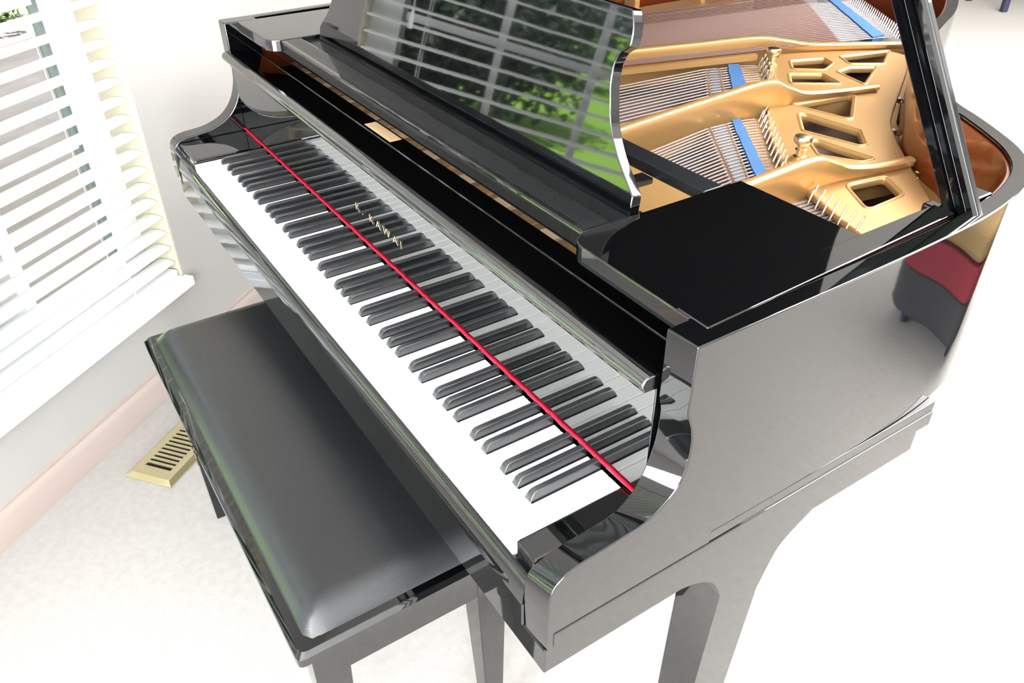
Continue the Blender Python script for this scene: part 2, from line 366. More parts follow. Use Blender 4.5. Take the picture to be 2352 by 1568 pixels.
# ------------------------------------------------------------------ bench
BZ = -0.245
be = Thing('piano_bench', (0.625, -0.04, 0), 'black piano bench with padded leather top pushed partly under the keyboard', 'bench', KZ)
fx0, fx1, fy0, fy1 = 0.198, 1.052, -0.212, 0.128
fr = roundpoly([(fx0, fy0), (fx1, fy0), (fx1, fy1), (fx0, fy1)], 0.010, 3)
mb = MB(); inn = [(0.625 + (p.x - 0.625) * 0.985, -0.042 + (p.y + 0.042) * 0.96) for p in fr]
mb.loft([[(p[0], p[1], z) for p in q] for q, z in ((inn, BZ - 0.026), (fr, BZ - 0.020), (fr, BZ - 0.006), (inn, BZ))])
be.part('seat_frame', mb, 'lacquer', smooth=30)
cx0, cx1, cy0, cy1 = fx0 + 0.017, fx1 - 0.017, fy0 + 0.017, fy1 - 0.017
mb = MB(); nx, ny = 56, 28
def cush(i, j):
    a, b = i / nx, j / ny; x = cx0 + (cx1 - cx0) * a; y = cy0 + (cy1 - cy0) * b
    e = min(x - cx0, cx1 - x); g = min(y - cy0, cy1 - y)
    f1 = min(1, e / 0.040); f2 = min(1, g / 0.040)
    q = (1 - (1 - f1) ** 2.4) * (1 - (1 - f2) ** 2.4)
    dome = 0.006 * math.sin(math.pi * a) * math.sin(math.pi * b)
    return (x, y, BZ - 0.002 + 0.030 * q + dome)
mb.add([cush(i, j) for j in range(ny + 1) for i in range(nx + 1)], [(j * (nx + 1) + i, j * (nx + 1) + i + 1, (j + 1) * (nx + 1) + i + 1, (j + 1) * (nx + 1) + i) for j in range(ny) for i in range(nx)])
be.part('cushion', mb, 'leather', smooth=80)
ax0, ax1, ay0, ay1 = 0.222, 1.030, -0.190, 0.108
for nm, b in (('apron', (ax1 - 0.018, ax1 - 0.0015, ay0 + 0.045, ay1 - 0.043)), ('apron', (ax0 + 0.0015, ax0 + 0.018, ay0 + 0.045, ay1 - 0.043)), ('apron', (ax0 + 0.048, ax1 - 0.048, ay0, ay0 + 0.018)), ('apron', (ax0 + 0.048, ax1 - 0.048, ay1 - 0.018, ay1))):
    be.part(nm, MB().box(b[0], b[1], b[2], b[3], BZ - 0.100, BZ - 0.024), 'lacquer', bev=0.002)
for lx, sx in ((ax0, 1), (ax1, -1)):
    for ly, sy in ((ay0 - 0.002, 1), (ay1 + 0.004, -1)):
        top = [(lx, ly), (lx + sx * 0.050, ly), (lx + sx * 0.050, ly + sy * 0.050), (lx, ly + sy * 0.050)]
        bot = [(lx + sx * 0.008, ly + sy * 0.008), (lx + sx * 0.036, ly + sy * 0.008), (lx + sx * 0.036, ly + sy * 0.036), (lx + sx * 0.008, ly + sy * 0.036)]
        be.part('leg', MB().loft([[(x, y, BZ - 0.024) for x, y in top], [(x, y, BZ - 0.100) for x, y in top], [(x, y, -KZ + 0.001) for x, y in bot]]), 'lacquer', bev=0.002)

# ------------------------------------------------------------------ piano
XR, XRI, XL, XLI = 1.299, 1.260, -0.163, -0.120
PC = 0.568
pi = Thing('grand_piano', (PC, 0.85, 0), 'black lacquered grand piano with open lid and gold iron plate', 'piano', KZ)
P = pi.part
RT = 0.239
# arms
oA = [(-.006, -.0875), (-.007, -.03), (-.005, -.005), (.002, .0115), (.014, .022), (.031, .027), (.058, .029), (.09, .0325), (.12, .0375), (.141, .0505), (.156, .067), (.1635, .092), (.1645, .12), (.161, .138), (.1525, .16), (.1525, RT), (.22, RT), (.22, -.0875)]
iA = [(-.008, -.0875), (-.010, -.035), (-.0085, -.012), (-.003, .001), (.010, .0085), (.034, .0135), (.07, .0162), (.092, .018), (.110, .0235), (.128, .039), (.1415, .064), (.1505, .0945), (.154, .125), (.154, .142), (.150, .160), (.150, RT), (.22, RT), (.22, -.0875)]
def dens(pr, a, b, n=4):
    c = catmull([Vector(p) for p in pr[a:b]], n); return [Vector(p) for p in pr[:a]] + c + [Vector(p) for p in pr[b:]]
oD, iD = dens(oA, 1, 14), dens(iA, 1, 14)
wbevel(P('arm', MB().prism([(XRI, y, z) for y, z in iD], [(XR, y, z) for y, z in oD]), 'lacquer', smooth=38), 0.0015, 0.22)
bA = [(-.012, -.0875), (-.0135, -.05), (-.0115, -.008), (-.001, .009), (.02, .0167), (.05, .0195), (.0775, .0243), (.112, .039), (.1385, .066), (.154, .103), (.1578, .136), (.150, .16), (.150, RT), (.22, RT), (.22, -.0875)]
bD = dens(bA, 1, 11)
wbevel(P('arm', MB().prism([(XL, y, z) for y, z in bD], [(XLI, y, z) for y, z in bD]), 'lacquer', smooth=38), 0.0022, 0.22)
# rim
outer = catmull([(XR, .22), (XR, .36), (1.297, .50), (1.291, .62), (1.274, .715), (1.245, .79), (1.2017, .8441), (1.150, .884), (1.095, .9194), (1.0355, .9548), (.955, 1.025), (.86, 1.155), (.785, 1.275), (.735, 1.385), (.690, 1.490), (.629, 1.600), (.545, 1.73), (.43, 1.86), (.27, 1.945), (.09, 1.945), (-.06, 1.86), (-.145, 1.70), (-.172, 1.48), (-.176, 1.0), (-.172, .5), (XL, .22)], 6)
outer = [Vector((p.x, p.y)) for p in outer]
inner = offset(outer, 0.022)
def strip_loop(o, i, z0, z1):
    mb = MB(); n = len(o)
    for k in range(n - 1):
        pass
    vs = [(p.x, p.y, z1) for p in o] + [(p.x, p.y, z1) for p in i] + [(p.x, p.y, z0) for p in o] + [(p.x, p.y, z0) for p in i]; fs = []
    for k in range(n - 1):
        fs += [(k, k + 1, n + k + 1, n + k), (2 * n + k + 1, 2 * n + k, 3 * n + k, 3 * n + k + 1), (k + 1, k, 2 * n + k, 2 * n + k + 1), (n + k, n + k + 1, 3 * n + k + 1, 3 * n + k)]
    fs += [(0, n, 3 * n, 2 * n), (n - 1, 3 * n - 1, 4 * n - 1, 2 * n - 1)]
    return mb.add(vs, fs)
wbevel(P('rim', strip_loop(outer, inner, -0.045, RT), 'lacquer', smooth=40), 0.0014, 0.22)
liner = offset(inner, 0.004)
P('inner_rim', strip_loop([p for p in offset(inner, 0.0004)], liner, 0.02, RT - 0.006), 'rim_wood', smooth=40, label='red brown varnished inside of the rim')
P('side_moulding', MB().box(XR - 0.01, XR + 0.0012, 0.001, 0.646, -0.0870, -0.063), 'lacquer', bev=0.001)
P('side_moulding', MB().box(XL - 0.0012, XL + 0.01, 0.001, 0.646, -0.0870, -0.063), 'lacquer', bev=0.001)
P('belly_panel', MB().box(XL + 0.004, XR - 0.0005, 0.22, 0.645, -0.0875, -0.0455), 'lacquer', bev=0.001)
P('keybed', MB().box(XL + 0.002, XR - 0.002, -0.0085, 0.627, -0.128, -0.088), 'lacquer', bev=0.002)
P('keybed_front', MB().box(XLI + 0.001, XRI - 0.001, -0.0110, 0.03, -0.0875, -0.0505), 'lacquer', bev=0.002)
# key slip: bar with a rounded top in front of the keys
prof = [(0.004, -0.050), (-0.0120, -0.050), (-0.0116, -0.0460), (-0.0085, -0.0290), (-0.0045, -0.0195), (0.0010, -0.0165), (0.004, -0.0175)]
prof = [prof[0], prof[1]] + [tuple(p) for p in catmull([Vector(p) for p in prof[2:6]], 4)] + [prof[6]]
P('key_slip', MB().prism([(XLI + 0.0005, y, z) for y, z in prof], [(XRI - 0.0005, y, z) for y, z in prof]), 'lacquer', smooth=35)
# key blocks
P('key_block', MB().box(1.2235, XRI - 0.0005, 0.004, 0.150, -0.045, 0.0065), 'lacquer', bev=0.004, seg=3)
P('key_block', MB().box(XLI + 0.0005, -0.0015, 0.002, 0.150, -0.045, 0.0075), 'lacquer', bev=0.004, seg=3)
# white keys
WW = 0.0235
def black_centres():
    out = [(0.02686)]
    for o in range(7):
        C = 0.047 + 0.1645 * o; Fx = C + 0.0705
        out += [C + .02115, C + .04935, Fx + .02014, Fx + .047, Fx + .07386]
    return out
BC = black_centres()
gap = 0.00055; hw = 0.0074; HEAD = 0.0508; BACK = 0.149; fr_r = 0.0012
for k in range(52):
    x0, x1 = k * WW + gap, (k + 1) * WW - gap
    cl = [b for b in BC if abs(b - k * WW) < 0.009]; cr = [b for b in BC if abs(b - (k + 1) * WW) < 0.009]
    t0 = cl[0] + hw if cl else x0; t1 = cr[0] - hw if cr else x1
    poly = [(x0, 0.0015), (x1, 0.0015)]
    if t1 < x1: poly += [(x1, HEAD), (t1, HEAD)]
    poly += [(t1, BACK), (t0, BACK)]
    if t0 > x0: poly += [(t0, HEAD), (x0, HEAD)]
    org = Vector(((x0 + x1) / 2, 0.07, -0.01)); org_ = org
    mb = MB().prism([(x - org.x, y - org.y, -0.021 - org.z) for x, y in poly], [(x - org.x, y - org.y, 0 - org.z) for x, y in poly])
    o = pi.place('white_key', mesh_of('white_key', mb, 'ivory'), org); bevel(o, 0.0007, 2)
# black keys
mb = MB()
def bk(y, w, z): return [(-w / 2, y, 0), (w / 2, y, 0)]
hb = 0.0118; wb, wt = 0.0118, 0.0088
loops = []
for y, zz, w2 in ((0.0500, 0.0002, 0.0114), (0.0515, 0.0055, 0.0106), (0.0545, 0.0100, 0.0096), (0.0590, hb, wt), (0.1450, hb, wt)):
    loops.append([(-wb / 2, 0.0500 if y < 0.1 else y, -0.006), (wb / 2, 0.0500 if y < 0.1 else y, -0.006), (wb / 2 - (wb - w2) * 0.2, y, 0.0), (w2 / 2, y, zz - 0.0007), (w2 / 2 - 0.0010, y, zz), (-w2 / 2 + 0.0010, y, zz), (-w2 / 2, y, zz - 0.0007), (-wb / 2 + (wb - w2) * 0.2, y, 0.0)])
def bkloop(y, zz):
    # cross-section of a sharp: wide foot, narrower rounded top
    f = max(0.0, min(1.0, zz / hb)); tw = wb + (wt - wb) * f
    z0 = 0.0
    return [(-wb / 2, y, -0.008), (wb / 2, y, -0.008), (wb / 2, y, z0), (tw / 2, y, max(zz - 0.0009, 0.0001)), (tw / 2 - 0.0012, y, max(zz, 0.0002)), (-tw / 2 + 0.0012, y, max(zz, 0.0002)), (-tw / 2, y, max(zz - 0.0009, 0.0001)), (-wb / 2, y, z0)]
mb = MB().loft([bkloop(0.0500, 0.0008), bkloop(0.0530, 0.0066), bkloop(0.0552, 0.0098), bkloop(0.0578, 0.0112), bkloop(0.0615, hb), bkloop(0.1455, hb + 0.0002), bkloop(0.1490, hb + 0.0002)])
bkm = mesh_of('black_key', mb, 'ebony', 28)
for b in BC: pi.place('black_key', bkm, (b, 0, 0))
P('key_frame', MB().box(0.0, 1.222, 0.02, 0.16, -0.05, -0.026), 'key_wood')
# red felt and fallboard
mb = MB(); pr = [(0.1472, 0.0108), (0.1500, 0.0104), (0.1501, 0.0138), (0.1476, 0.0142)]; loops = []
for k in range(121):
    x = XLI + 0.002 + (XRI - XLI - 0.004) * k / 120; w = 0.0006 * math.sin(k * 1.9) * math.sin(k * 0.7)
    loops.append([(x, y + w * 0.4, z + w - (0.0012 if y < 0.1465 else 0)) for y, z in pr])
P('name_felt', mb.loft(loops), 'red_felt', smooth=60, label='thin red felt strip behind the keys')
fpts = [(0.1502, 0.004), (0.1502, 0.1645), (0.1440, 0.1650), (0.1350, 0.1655), (0.1310, 0.1720), (0.1325, 0.1790), (0.1380, 0.1830), (0.1480, 0.1835), (0.1580, 0.1815), (0.1900, 0.1770), (0.2040, 0.1745), (0.2040, 0.150), (0.1700, 0.100), (0.1650, 0.004)]
prof = [Vector(p) for p in fpts[:3]] + catmull([Vector(p) for p in fpts[3:9]], 4) + [Vector(p) for p in fpts[9:]]
fb = P('fallboard', MB().prism([(XLI + 0.003, y, z) for y, z in prof], [(XRI - 0.004, y, z) for y, z in prof]), 'boosted_lacquer', smooth=32, bev=0.0015)
def text(body, m, size):
    cu = bpy.data.curves.new('lettering', 'FONT'); cu.body = body; cu.size = size; cu.extrude = 0.0003; cu.space_character = 1.55
    t = bpy.data.objects.new('lettering', cu); col.objects.link(t); dg = bpy.context.evaluated_depsgraph_get()
    me = bpy.data.meshes.new_from_object(t.evaluated_get(dg)); bpy.data.objects.remove(t)
    mb = MB(); mb.v = [tuple(v.co) for v in me.vertices]; mb.f = [tuple(p.vertices) for p in me.polygons]; bpy.data.meshes.remove(me); return mb
xa, za = ony(816, 470, 0.1495); xb, zb_ = ony(922, 563, 0.1495)
t = text('K. KAWAI', 'gilt_letter', 0.020); tw = max(v[0] for v in t.v); sx = (xb - xa) / tw
t.v = [(xa + v[0] * sx, 0.1492 - v[2] * 0.6, (za + zb_) / 2 + v[1] * 0.95 - 0.007) for v in t.v]
P('lettering', t, 'gilt_letter', fb, label='gilt maker lettering')
# hinge strip behind the fallboard, with a paper sticker
st = P('hinge_strip', MB().box(XLI + 0.003, XRI - 0.003, 0.2065, 0.2400, 0.120, 0.1735), 'lacquer', bev=0.003, seg=3)
P('sticker', MB().box(0.4335, 0.5330, 0.2130, 0.2345, 0.1734, 0.1739), 'sticker', st, label='small tan paper sticker')
# action cavity
P('action_rail', MB().box(XLI + 0.003, XRI - 0.003, 0.262, 0.300, 0.10, 0.138), 'maple', bev=0.001)
for i in range(22):
    x = -0.05 + i * 0.058; P('action_bracket', MB().box(x, x + 0.034, 0.256, 0.292, 0.138, 0.141 + 0.003 * (i % 3)), 'gold' if i % 2 else 'key_wood', bev=0.001)
# music desk frame
SX0, SX1 = 1.060, 1.238
def slab_poly(a, b): return roundpoly([(a, 0.178), (b, 0.178), (b, 0.455), (a, 0.455)], 0.002, 2)
def slab(mirror):
    f = (lambda x: 2 * PC - x) if mirror else (lambda x: x)
    pts = [(1.2585, 0.1790), (1.2585, 0.455), (SX0, 0.455), (SX0, 0.215)] + [(SX0 + 0.030 - 0.030 * math.cos(R(a)), 0.210 - 0.030 * math.sin(R(a))) for a in (15, 30, 45, 60, 75, 90)]
    pts = [(f(x), y) for x, y in pts]
    return MB().prism([(x, y, 0.2160) for x, y in pts], [(x, y, 0.2388) for x, y in pts])
P('side_shelf', slab(False), 'lacquer', bev=0.0015, seg=3)
P('side_shelf', slab(True), 'lacquer', bev=0.0015, seg=3)
P('rim_ledge', MB().prism([(1.240, .181, RT - .03), (1.2815, .181, RT - .03), (1.2665, .590, RT - .03), (1.240, .590, RT - .03)], [(1.240, .181, RT + .0012), (1.2815, .181, RT + .0012), (1.2665, .590, RT + .0012), (1.240, .590, RT + .0012)]), 'lacquer', bev=0.001)
dx0, dx1 = 2 * PC - SX0 + 0.0005, SX0 - 0.0005
dsh = P('desk_shelf', MB().box(dx0, dx1, 0.2026, 0.2470, 0.2150, 0.2375), 'lacquer', bev=0.003, seg=3)
gr = MB().box(0, dx1 - dx0 - 0.01, 0, 0.0013, 0, 0.0007); grm = mesh_of('ridge', gr, 'satin_black')
for k in range(9): pi.place('ridge', grm, (dx0 + 0.005, 0.2135 + 0.0034 * k, 0.2374), dsh)
P('reflection_block', MB().box(XLI + 0.02, XRI - 0.02, 0.2060, 0.330, 0.2105, 0.2118), 'matte_black')  # matte sheet added under the shelves to stop stray reflections
dba = P('desk_base', MB().box(dx0, dx1, 0.2478, 0.2965, 0.2120, 0.2300), 'satin_black', bev=0.001)
gr = MB().box(0, dx1 - dx0 - 0.004, 0, 0.0016, 0, 0.0014); grm2 = mesh_of('ridge', gr, 'satin_black')
for k in range(9): pi.place('ridge', grm2, (dx0 + 0.002, 0.2535 + 0.0032 * k, 0.2299), dba)
TA = R(9.6)
def dk(x, h, d): return (x, 0.281 + (h - 0.237) * math.tan(TA) + d * math.cos(TA), h - d * math.sin(TA))
rs = [(1.0510, .2315), (1.0490, .2560), (1.0183, .283), (1.003, .300), (.9917, .316), (.984, .332), (.9793, .348), (.9745, .365), (.9738, .381), (.9755, .391), (.981, .401), (.9935, .4095), (.9955, .413), (.9950, .430), (.9885, .4455), (.985, .4485)]
rs = rs[:2] + [tuple(p) for p in catmull([Vector(p) for p in rs[1:]], 3)][1:]
dp = rs + [(2 * PC - x, z) for x, z in reversed(rs)]
P('music_desk', MB().prism([dk(x, z, 0) for x, z in dp], [dk(x, z, 0.015) for x, z in dp]), 'lacquer', smooth=30, bev=0.0018, seg=2)
rl = P('rear_rail', MB().box(dx0, dx1, 0.392, 0.425, 0.2240, 0.2390), 'satin_black', bev=0.0015)
for x in (0.86, 0.28): P('rail_catch', MB().box(x - 0.020, x + 0.020, 0.372, 0.3925, 0.2260, 0.2385), 'satin_black', rl, bev=0.003)
for x in (0.95, 0.19): P('desk_strut', MB().box(x - 0.012, x + 0.012, 0.292, 0.398, 0.2120, 0.2210), 'satin_black', bev=0.002)

# ---- inside: soundboard, plate, strings
inb = offset(inner, 0.0044)
sb = [(p.x, p.y) for p in inb]
P('soundboard', MB().prism([(x, y, 0.030) for x, y in sb], [(x, y, 0.045) for x, y in sb]), 'soundboard_wood')
zp = 0.125
px = lambda pts, z=zp: [onz(u, v, z) for u, v in pts]
# main web of the plate with its openings
outl = px([(2000, 560), (1990, 545), (1862, 440)]) + [(0.955, 0.730), (0.905, 0.752)] + px([(1803, 378), (1785, 340), (1770, 300), (1765, 255)]) + [(0.655, 0.985), (0.60, 1.02)] + px([(1772, 160), (1772, 140), (1795, 128)]) + [(0.42, 1.25), (0.47, 1.37), (0.53, 1.50)] + px([(2085, 128), (2080, 165), (2050, 250), (2042, 282), (2058, 325), (2096, 395), (2140, 468), (2190, 560)])
outl += [(1.20, 0.64), (1.18, 0.62)]
holes = [[(1945, 425), (2034, 406), (2074, 446), (1993, 480)],
         [(1820, 240), (1952, 217), (1962, 222), (1956, 271), (1945, 272)],
         [(1836, 262), (1852, 262), (1976, 300), (1988, 332), (1975, 334), (1846, 300)],
         [(1861, 325), (1878, 322), (2006, 364), (1978, 371), (1882, 356)],
         [(1816, 140), (1893, 134), (1912, 145), (1892, 160), (1822, 158)],
         [(1814, 170), (1890, 170), (1930, 192), (1818, 191)],
         [(1930, 130), (2042, 117), (2030, 146), (1952, 146)],
         [(1924, 165), (1952, 155), (2012, 155), (1986, 193)]]
hp = [roundpoly(px(h), 0.012 if i == 0 else 0.006, 4) for i, h in enumerate(holes)]
plate = P('iron_plate', sheet('iron_plate', [roundpoly(outl, 0.02, 3)] + hp, 0.012, 0.003, zp, 'gold'), 'gold', smooth=50, label='gold painted cast iron plate with openings')
# raised bead around every opening
for h in hp:
    mb = MB(); n = len(h); loops = []
    c = sum((Vector(p) for p in h), Vector((0, 0))) / n
    prof = [(-0.0005, -0.001), (0.0012, 0.0022), (0.0038, 0.0024), (0.0062, -0.001)]
    L = []
    for k in range(n):
        a, b = Vector(h[k - 1]), Vector(h[(k + 1) % n]); tt = (b - a).normalized(); nn = Vector((tt.y, -tt.x)); p = Vector(h[k])
        if nn.dot(p - c) < 0: nn = -nn
        L.append([(p.x + nn.x * d, p.y + nn.y * d, zp + z) for d, z in prof])
    L.append(L[0]); mb.loft(L, closed=False, caps=False)
    P('bead', mb, 'gold', plate, smooth=60)
# lower flange next to the rim, with bolts
fl = px([(2085, 128), (2080, 165), (2050, 250), (2042, 282), (2058, 325), (2096, 395), (2140, 468), (2190, 560)])
fo = [Vector(p) for p in px([(2110, 120), (2098, 165), (2068, 246), (2060, 282), (2078, 325), (2120, 398), (2166, 468), (2215, 560)], 0.112)]
P('plate_flange', MB().loft([[(a[0] - 0.03, a[1] - 0.01, 0.113), (b.x, b.y, 0.113), (b.x, b.y, 0.095), (a[0] - 0.03, a[1] - 0.01, 0.095)] for a, b in zip(fl, fo)]), 'gold', plate, bev=0.002)
hexm = mesh_of('bolt', MB().lathe((0, 0, 0), [(0.0105, 0), (0.0105, 0.002)], 18).lathe((0, 0, 0.002), [(0.0085, 0), (0.0085, 0.006), (0.0070, 0.0075)], 6), 'nickel', 30)
for u, v in ((2110, 405), (2048, 232), (2036, 305)): x, y = onz(u, v, 0.112); pi.place('bolt', hexm, (x + (0.012 if v != 405 else 0), y, 0.1125 if v == 405 else 0.1125), plate)
knob = MB().lathe((0, 0, 0), [(0.0095, 0), (0.0095, 0.004), (0.006, 0.006), (0.0058, 0.012), (0.0080, 0.013), (0.0080, 0.015), (0.0058, 0.016), (0.0058, 0.021), (0.0095, 0.023), (0.0125, 0.027), (0.0128, 0.031), (0.0110, 0.035), (0.006, 0.0365), (0.001, 0.0368)], 24)
knm = mesh_of('nose_bolt', knob, 'brass', 40)
for u, v in ((1836, 362), (1772, 150)): x, y = onz(u, v, zp); o = pi.place('nose_bolt', knm, (x, y, zp - 0.001), plate); o.scale = (1.25, 1.25, 1.12)
# struts
def strut(pts, name='strut'):
    sp = catmull([Vector(p) for p in pts], 6); loops = []
    for i, p in enumerate(sp):
        t = (sp[min(i + 1, len(sp) - 1)] - sp[max(i - 1, 0)]); t = Vector((t.x, t.y)).normalized(); nn = Vector((-t.y, t.x)); h = p.z
        pr = [(0.006, -0.045), (0.004, 0.0), (-0.001, 0.25 * h), (-0.003, 0.7 * h), (-0.0035, h - 0.004), (-0.001 + 0.0, h - 0.001), (0.004, h), (0.011, h), (0.0155, h - 0.003), (0.017, h * 0.5), (0.024, 0.0), (0.026, -0.045)]
        loops.append([(p.x + nn.x * (d + 0.0), p.y + nn.y * d, zp + z) for d, z in pr])
    return P(name, MB().loft(loops), 'gold', plate, smooth=45)
strut([(0.985, 0.440, .050), (0.978, 0.60, .052), (0.977, 0.715, .055), (0.980, 0.765, .040), (0.985, 0.80, .026), (0.998, 0.86, .019), (1.010, 0.93, .018)])
strut([(0.700, 0.440, .043), (0.680, 0.62, .044), (0.664, 0.807, .046), (0.672, 0.950, .055), (0.682, 1.00, .038), (0.690, 1.045, .022), (0.705, 1.12, .016), (0.730, 1.22, .014)])
strut([(0.215, 0.480, .040), (0.265, 0.70, .040), (0.310, 0.890, .041), (0.358, 1.069, .041), (0.397, 1.215, .041), (0.425, 1.285, .030), (0.455, 1.34, .020), (0.505, 1.435, .017), (0.565, 1.54, .016)])
s1 = [(0.220, 0.480), (0.268, 0.70), (0.316, 0.890), (0.364, 1.069), (0.400, 1.205)]
P('strut_foot', MB().loft([[(x + 0.002, y, 0.120), (x + 0.020, y - 0.004, 0.120), (x + 0.020, y - 0.004, 0.131), (x + 0.010, y - 0.002, 0.134), (x + 0.002, y, 0.132)] for x, y in s1]), 'gold', plate, smooth=40)
# front of the plate (pin block web) under the desk and its tuning pins
P('pin_block', MB().box(XLI + 0.006, 1.255, 0.335, 0.535, 0.105, 0.140), 'gold', plate, bev=0.004)
tp = mesh_of('tuning_pin', MB().lathe((0, 0, 0), [(0.0034, 0), (0.0034, 0.018), (0.0026, 0.026)], 8), 'nickel', 40)
for i in range(36):
    for j in range(2): pi.place('tuning_pin', tp, (-0.08 + i * 0.0352 + 0.012 * j, 0.346 + 0.020 * j, 0.139), plate)
# plain wire strings, bridges and felts in the two treble bays
def band(name, a, b, z0, z1, m, n=10, par=None, wob=0.0):
    rnd = random.Random(len(name) * 7 + int(z1 * 1e4)); A = catmull([Vector(p) for p in a], n); B = catmull([Vector(p) for p in b], n)
    mb = MB(); mb.loft([[(p.x, p.y + wob * rnd.uniform(-1, 1), z0), (q.x, q.y + wob * rnd.uniform(-1, 1), z0), (q.x, q.y + wob * rnd.uniform(-1, 1), z1), (p.x, p.y + wob * rnd.uniform(-1, 1), z1)] for p, q in zip(A, B)])
    return P(name, mb, m, par, smooth=30)
def lerp(a, b, t): return Vector(a) + (Vector(b) - Vector(a)) * t
pinm = mesh_of('hitch_pin', MB().lathe((0, 0, -0.012), [(0.0019, 0), (0.0019, 0.024), (0.0016, 0.026)], 8), 'nickel', 40)
bpm = MB().lathe((0, 0, 0), [(0.0009, 0), (0.0009, 0.004)], 5)
def bay(front, brA, brB, felA, felB, pins, n, zs, gm='maple'):
    strs = MB(); bp = MB(); dup = MB()
    for k in range(n):
        t = (k + 0.5) / n
        f, a, b, c, d = (lerp(q[0], q[1], t) for q in (front, brA, brB, felB, pins))
        for w in (-0.0017, 0, 0.0017):
            o = Vector((w, 0, 0)); z = lambda p, h: Vector((p.x, p.y, h)) + o
            strs.tube([z(f, zs + 0.006), z(a, zs + 0.002), z(b, zs + 0.0015), z(c, zs), z(d, zs - 0.002)], 0.00052, 4)
            bp.add([(v[0] + a.x + w + 0.001, v[1] + a.y + 0.006, v[2] + zs) for v in bpm.v], bpm.f)
            bp.add([(v[0] + b.x + w - 0.001, v[1] + b.y - 0.006, v[2] + zs) for v in bpm.v], bpm.f)
        e = d + Vector((0.002, 0.010)) if k % 2 else d + Vector((-0.002, 0.028))
        pi.place('hitch_pin', pinm, (e.x, e.y, zs + 0.006), plate, (R(-16), R(4), 0))
    P('strings', strs, 'steel_string', kind='stuff'); P('bridge_pins', bp, 'nickel', kind='stuff')
    band('bridge', brA, brB, 0.045, zs, 'maple'); 
    mid = [lerp(brA[i], brB[i], 0.28) for i in range(2)], [lerp(brA[i], brB[i], 0.78) for i in range(2)]
    band('bridge_cap', mid[0], mid[1], zs - 0.001, zs + 0.0008, 'graphite')
    band('string_felt', felA, felB, zs - 0.012, zs + 0.003, 'blue_felt', 24, wob=0.0012)
    dk_ = [lerp(brB[i], felA[i], 0.15) for i in range(2)], [lerp(brB[i], felA[i], 1.0) for i in range(2)]
    hz = [Vector(p) for p in felB], [Vector(p) + Vector((0.004, 0.036)) for p in pins]
    band('hitch_shelf', hz[0], hz[1], zs - 0.030, zs - 0.006, 'gold', par=plate)
ZS = 0.115
bay([(0.735, 0.42), (0.945, 0.42)], [(0.667, 0.800), (0.940, 0.606)], [(0.668, 0.857), (0.940, 0.645)], [(0.665, 0.868), (0.940, 0.660)], [(0.668, 0.889), (0.940, 0.685)], [(0.672, 0.925), (0.945, 0.692)], 25, ZS)
bay([(0.360, 0.42), (0.665, 0.42)], [(0.390, 1.065), (0.640, 0.835)], [(0.405, 1.100), (0.640, 0.890)], [(0.400, 1.127), (0.640, 0.910)], [(0.412, 1.152), (0.640, 0.955)], [(0.425, 1.190), (0.640, 1.005)], 18, ZS)
# top treble bay beside the rim
def short_bay():
    strs = MB(); n = 14
    a0, a1 = Vector(onz(1868, 452, ZS)), Vector(onz(1990, 540, ZS))
    for k in range(n):
        t = (k + 0.2) / n; d = lerp(a0, a1, t)
        for w in (-0.0022, 0, 0.0022): strs.tube([(d.x + w - 0.006, d.y - 0.20, ZS + 0.004), (d.x + w, d.y - 0.012, ZS - 0.002)], 0.0007, 4)
        j = k % 2; pi.place('hitch_pin', pinm, (d.x, d.y - 0.018 * j, ZS + 0.008), plate, (R(-14), R(4), 0))
    P('strings', strs, 'steel_string', kind='stuff')
    P('hitch_shelf', MB().prism([(a0.x - 0.01, a0.y - 0.06, 0.09), (a1.x + 0.02, a1.y - 0.06, 0.09), (a1.x + 0.02, a1.y + 0.04, 0.09), (a0.x - 0.01, a0.y + 0.03, 0.09)], [(a0.x - 0.01, a0.y - 0.06, ZS - 0.006), (a1.x + 0.02, a1.y - 0.06, ZS - 0.006), (a1.x + 0.02, a1.y + 0.04, ZS - 0.006), (a0.x - 0.01, a0.y + 0.03, ZS - 0.006)]), 'gold', plate)
short_bay()
# overwound bass strings
ZB = 0.140
bs = MB(); bpn = MB(); n = 34
fr0, fr1 = Vector((-0.085, 0.42)), Vector((0.235, 0.42))
br0, br1 = Vector((0.060, 1.765)), Vector((0.480, 1.425)); pn0, pn1 = Vector((0.100, 1.880)), Vector((0.520, 1.580))
for k in range(n):
    t = (k + 0.5) / n; f, b, d = lerp(fr0, fr1, t), lerp(br0, br1, t), lerp(pn0, pn1, t); r = 0.0017 - 0.0005 * t
    for w in ((-0.0030, 0.0030) if k > 8 else (0,)):
        s_ = (b - f).normalized(); o = Vector((w, 0))
        bs.tube([(f.x + w, f.y, ZB + 0.006), (b.x + w - s_.x * 0.012, b.y - s_.y * 0.012, ZB + 0.002)], r, 5)
        bpn.tube([(b.x + w - s_.x * 0.012, b.y - s_.y * 0.012, ZB + 0.002), (d.x + w, d.y, ZB - 0.002)], 0.0008, 4)
        pi.place('hitch_pin', pinm, (d.x + w, d.y, ZB + 0.004), plate, (R(-18), R(6), 0))
P('bass_strings', bs, 'copper_string', kind='stuff', label='copper wound bass strings'); P('strings', bpn, 'steel_string', kind='stuff')
band('bridge', [br0 - Vector((0.008, 0.014)), br1 - Vector((0.006, 0.016))], [br0 + Vector((0.010, 0.022)), br1 + Vector((0.004, 0.026))], 0.045, ZB, 'graphite')
band('string_felt', [br0 + Vector((0.02, 0.052)), br1 + Vector((0.016, 0.085))], [br0 + Vector((0.03, 0.074)), br1 + Vector((0.018, 0.125))], 0.11, ZB + 0.003, 'blue_felt', 24, wob=0.0014)
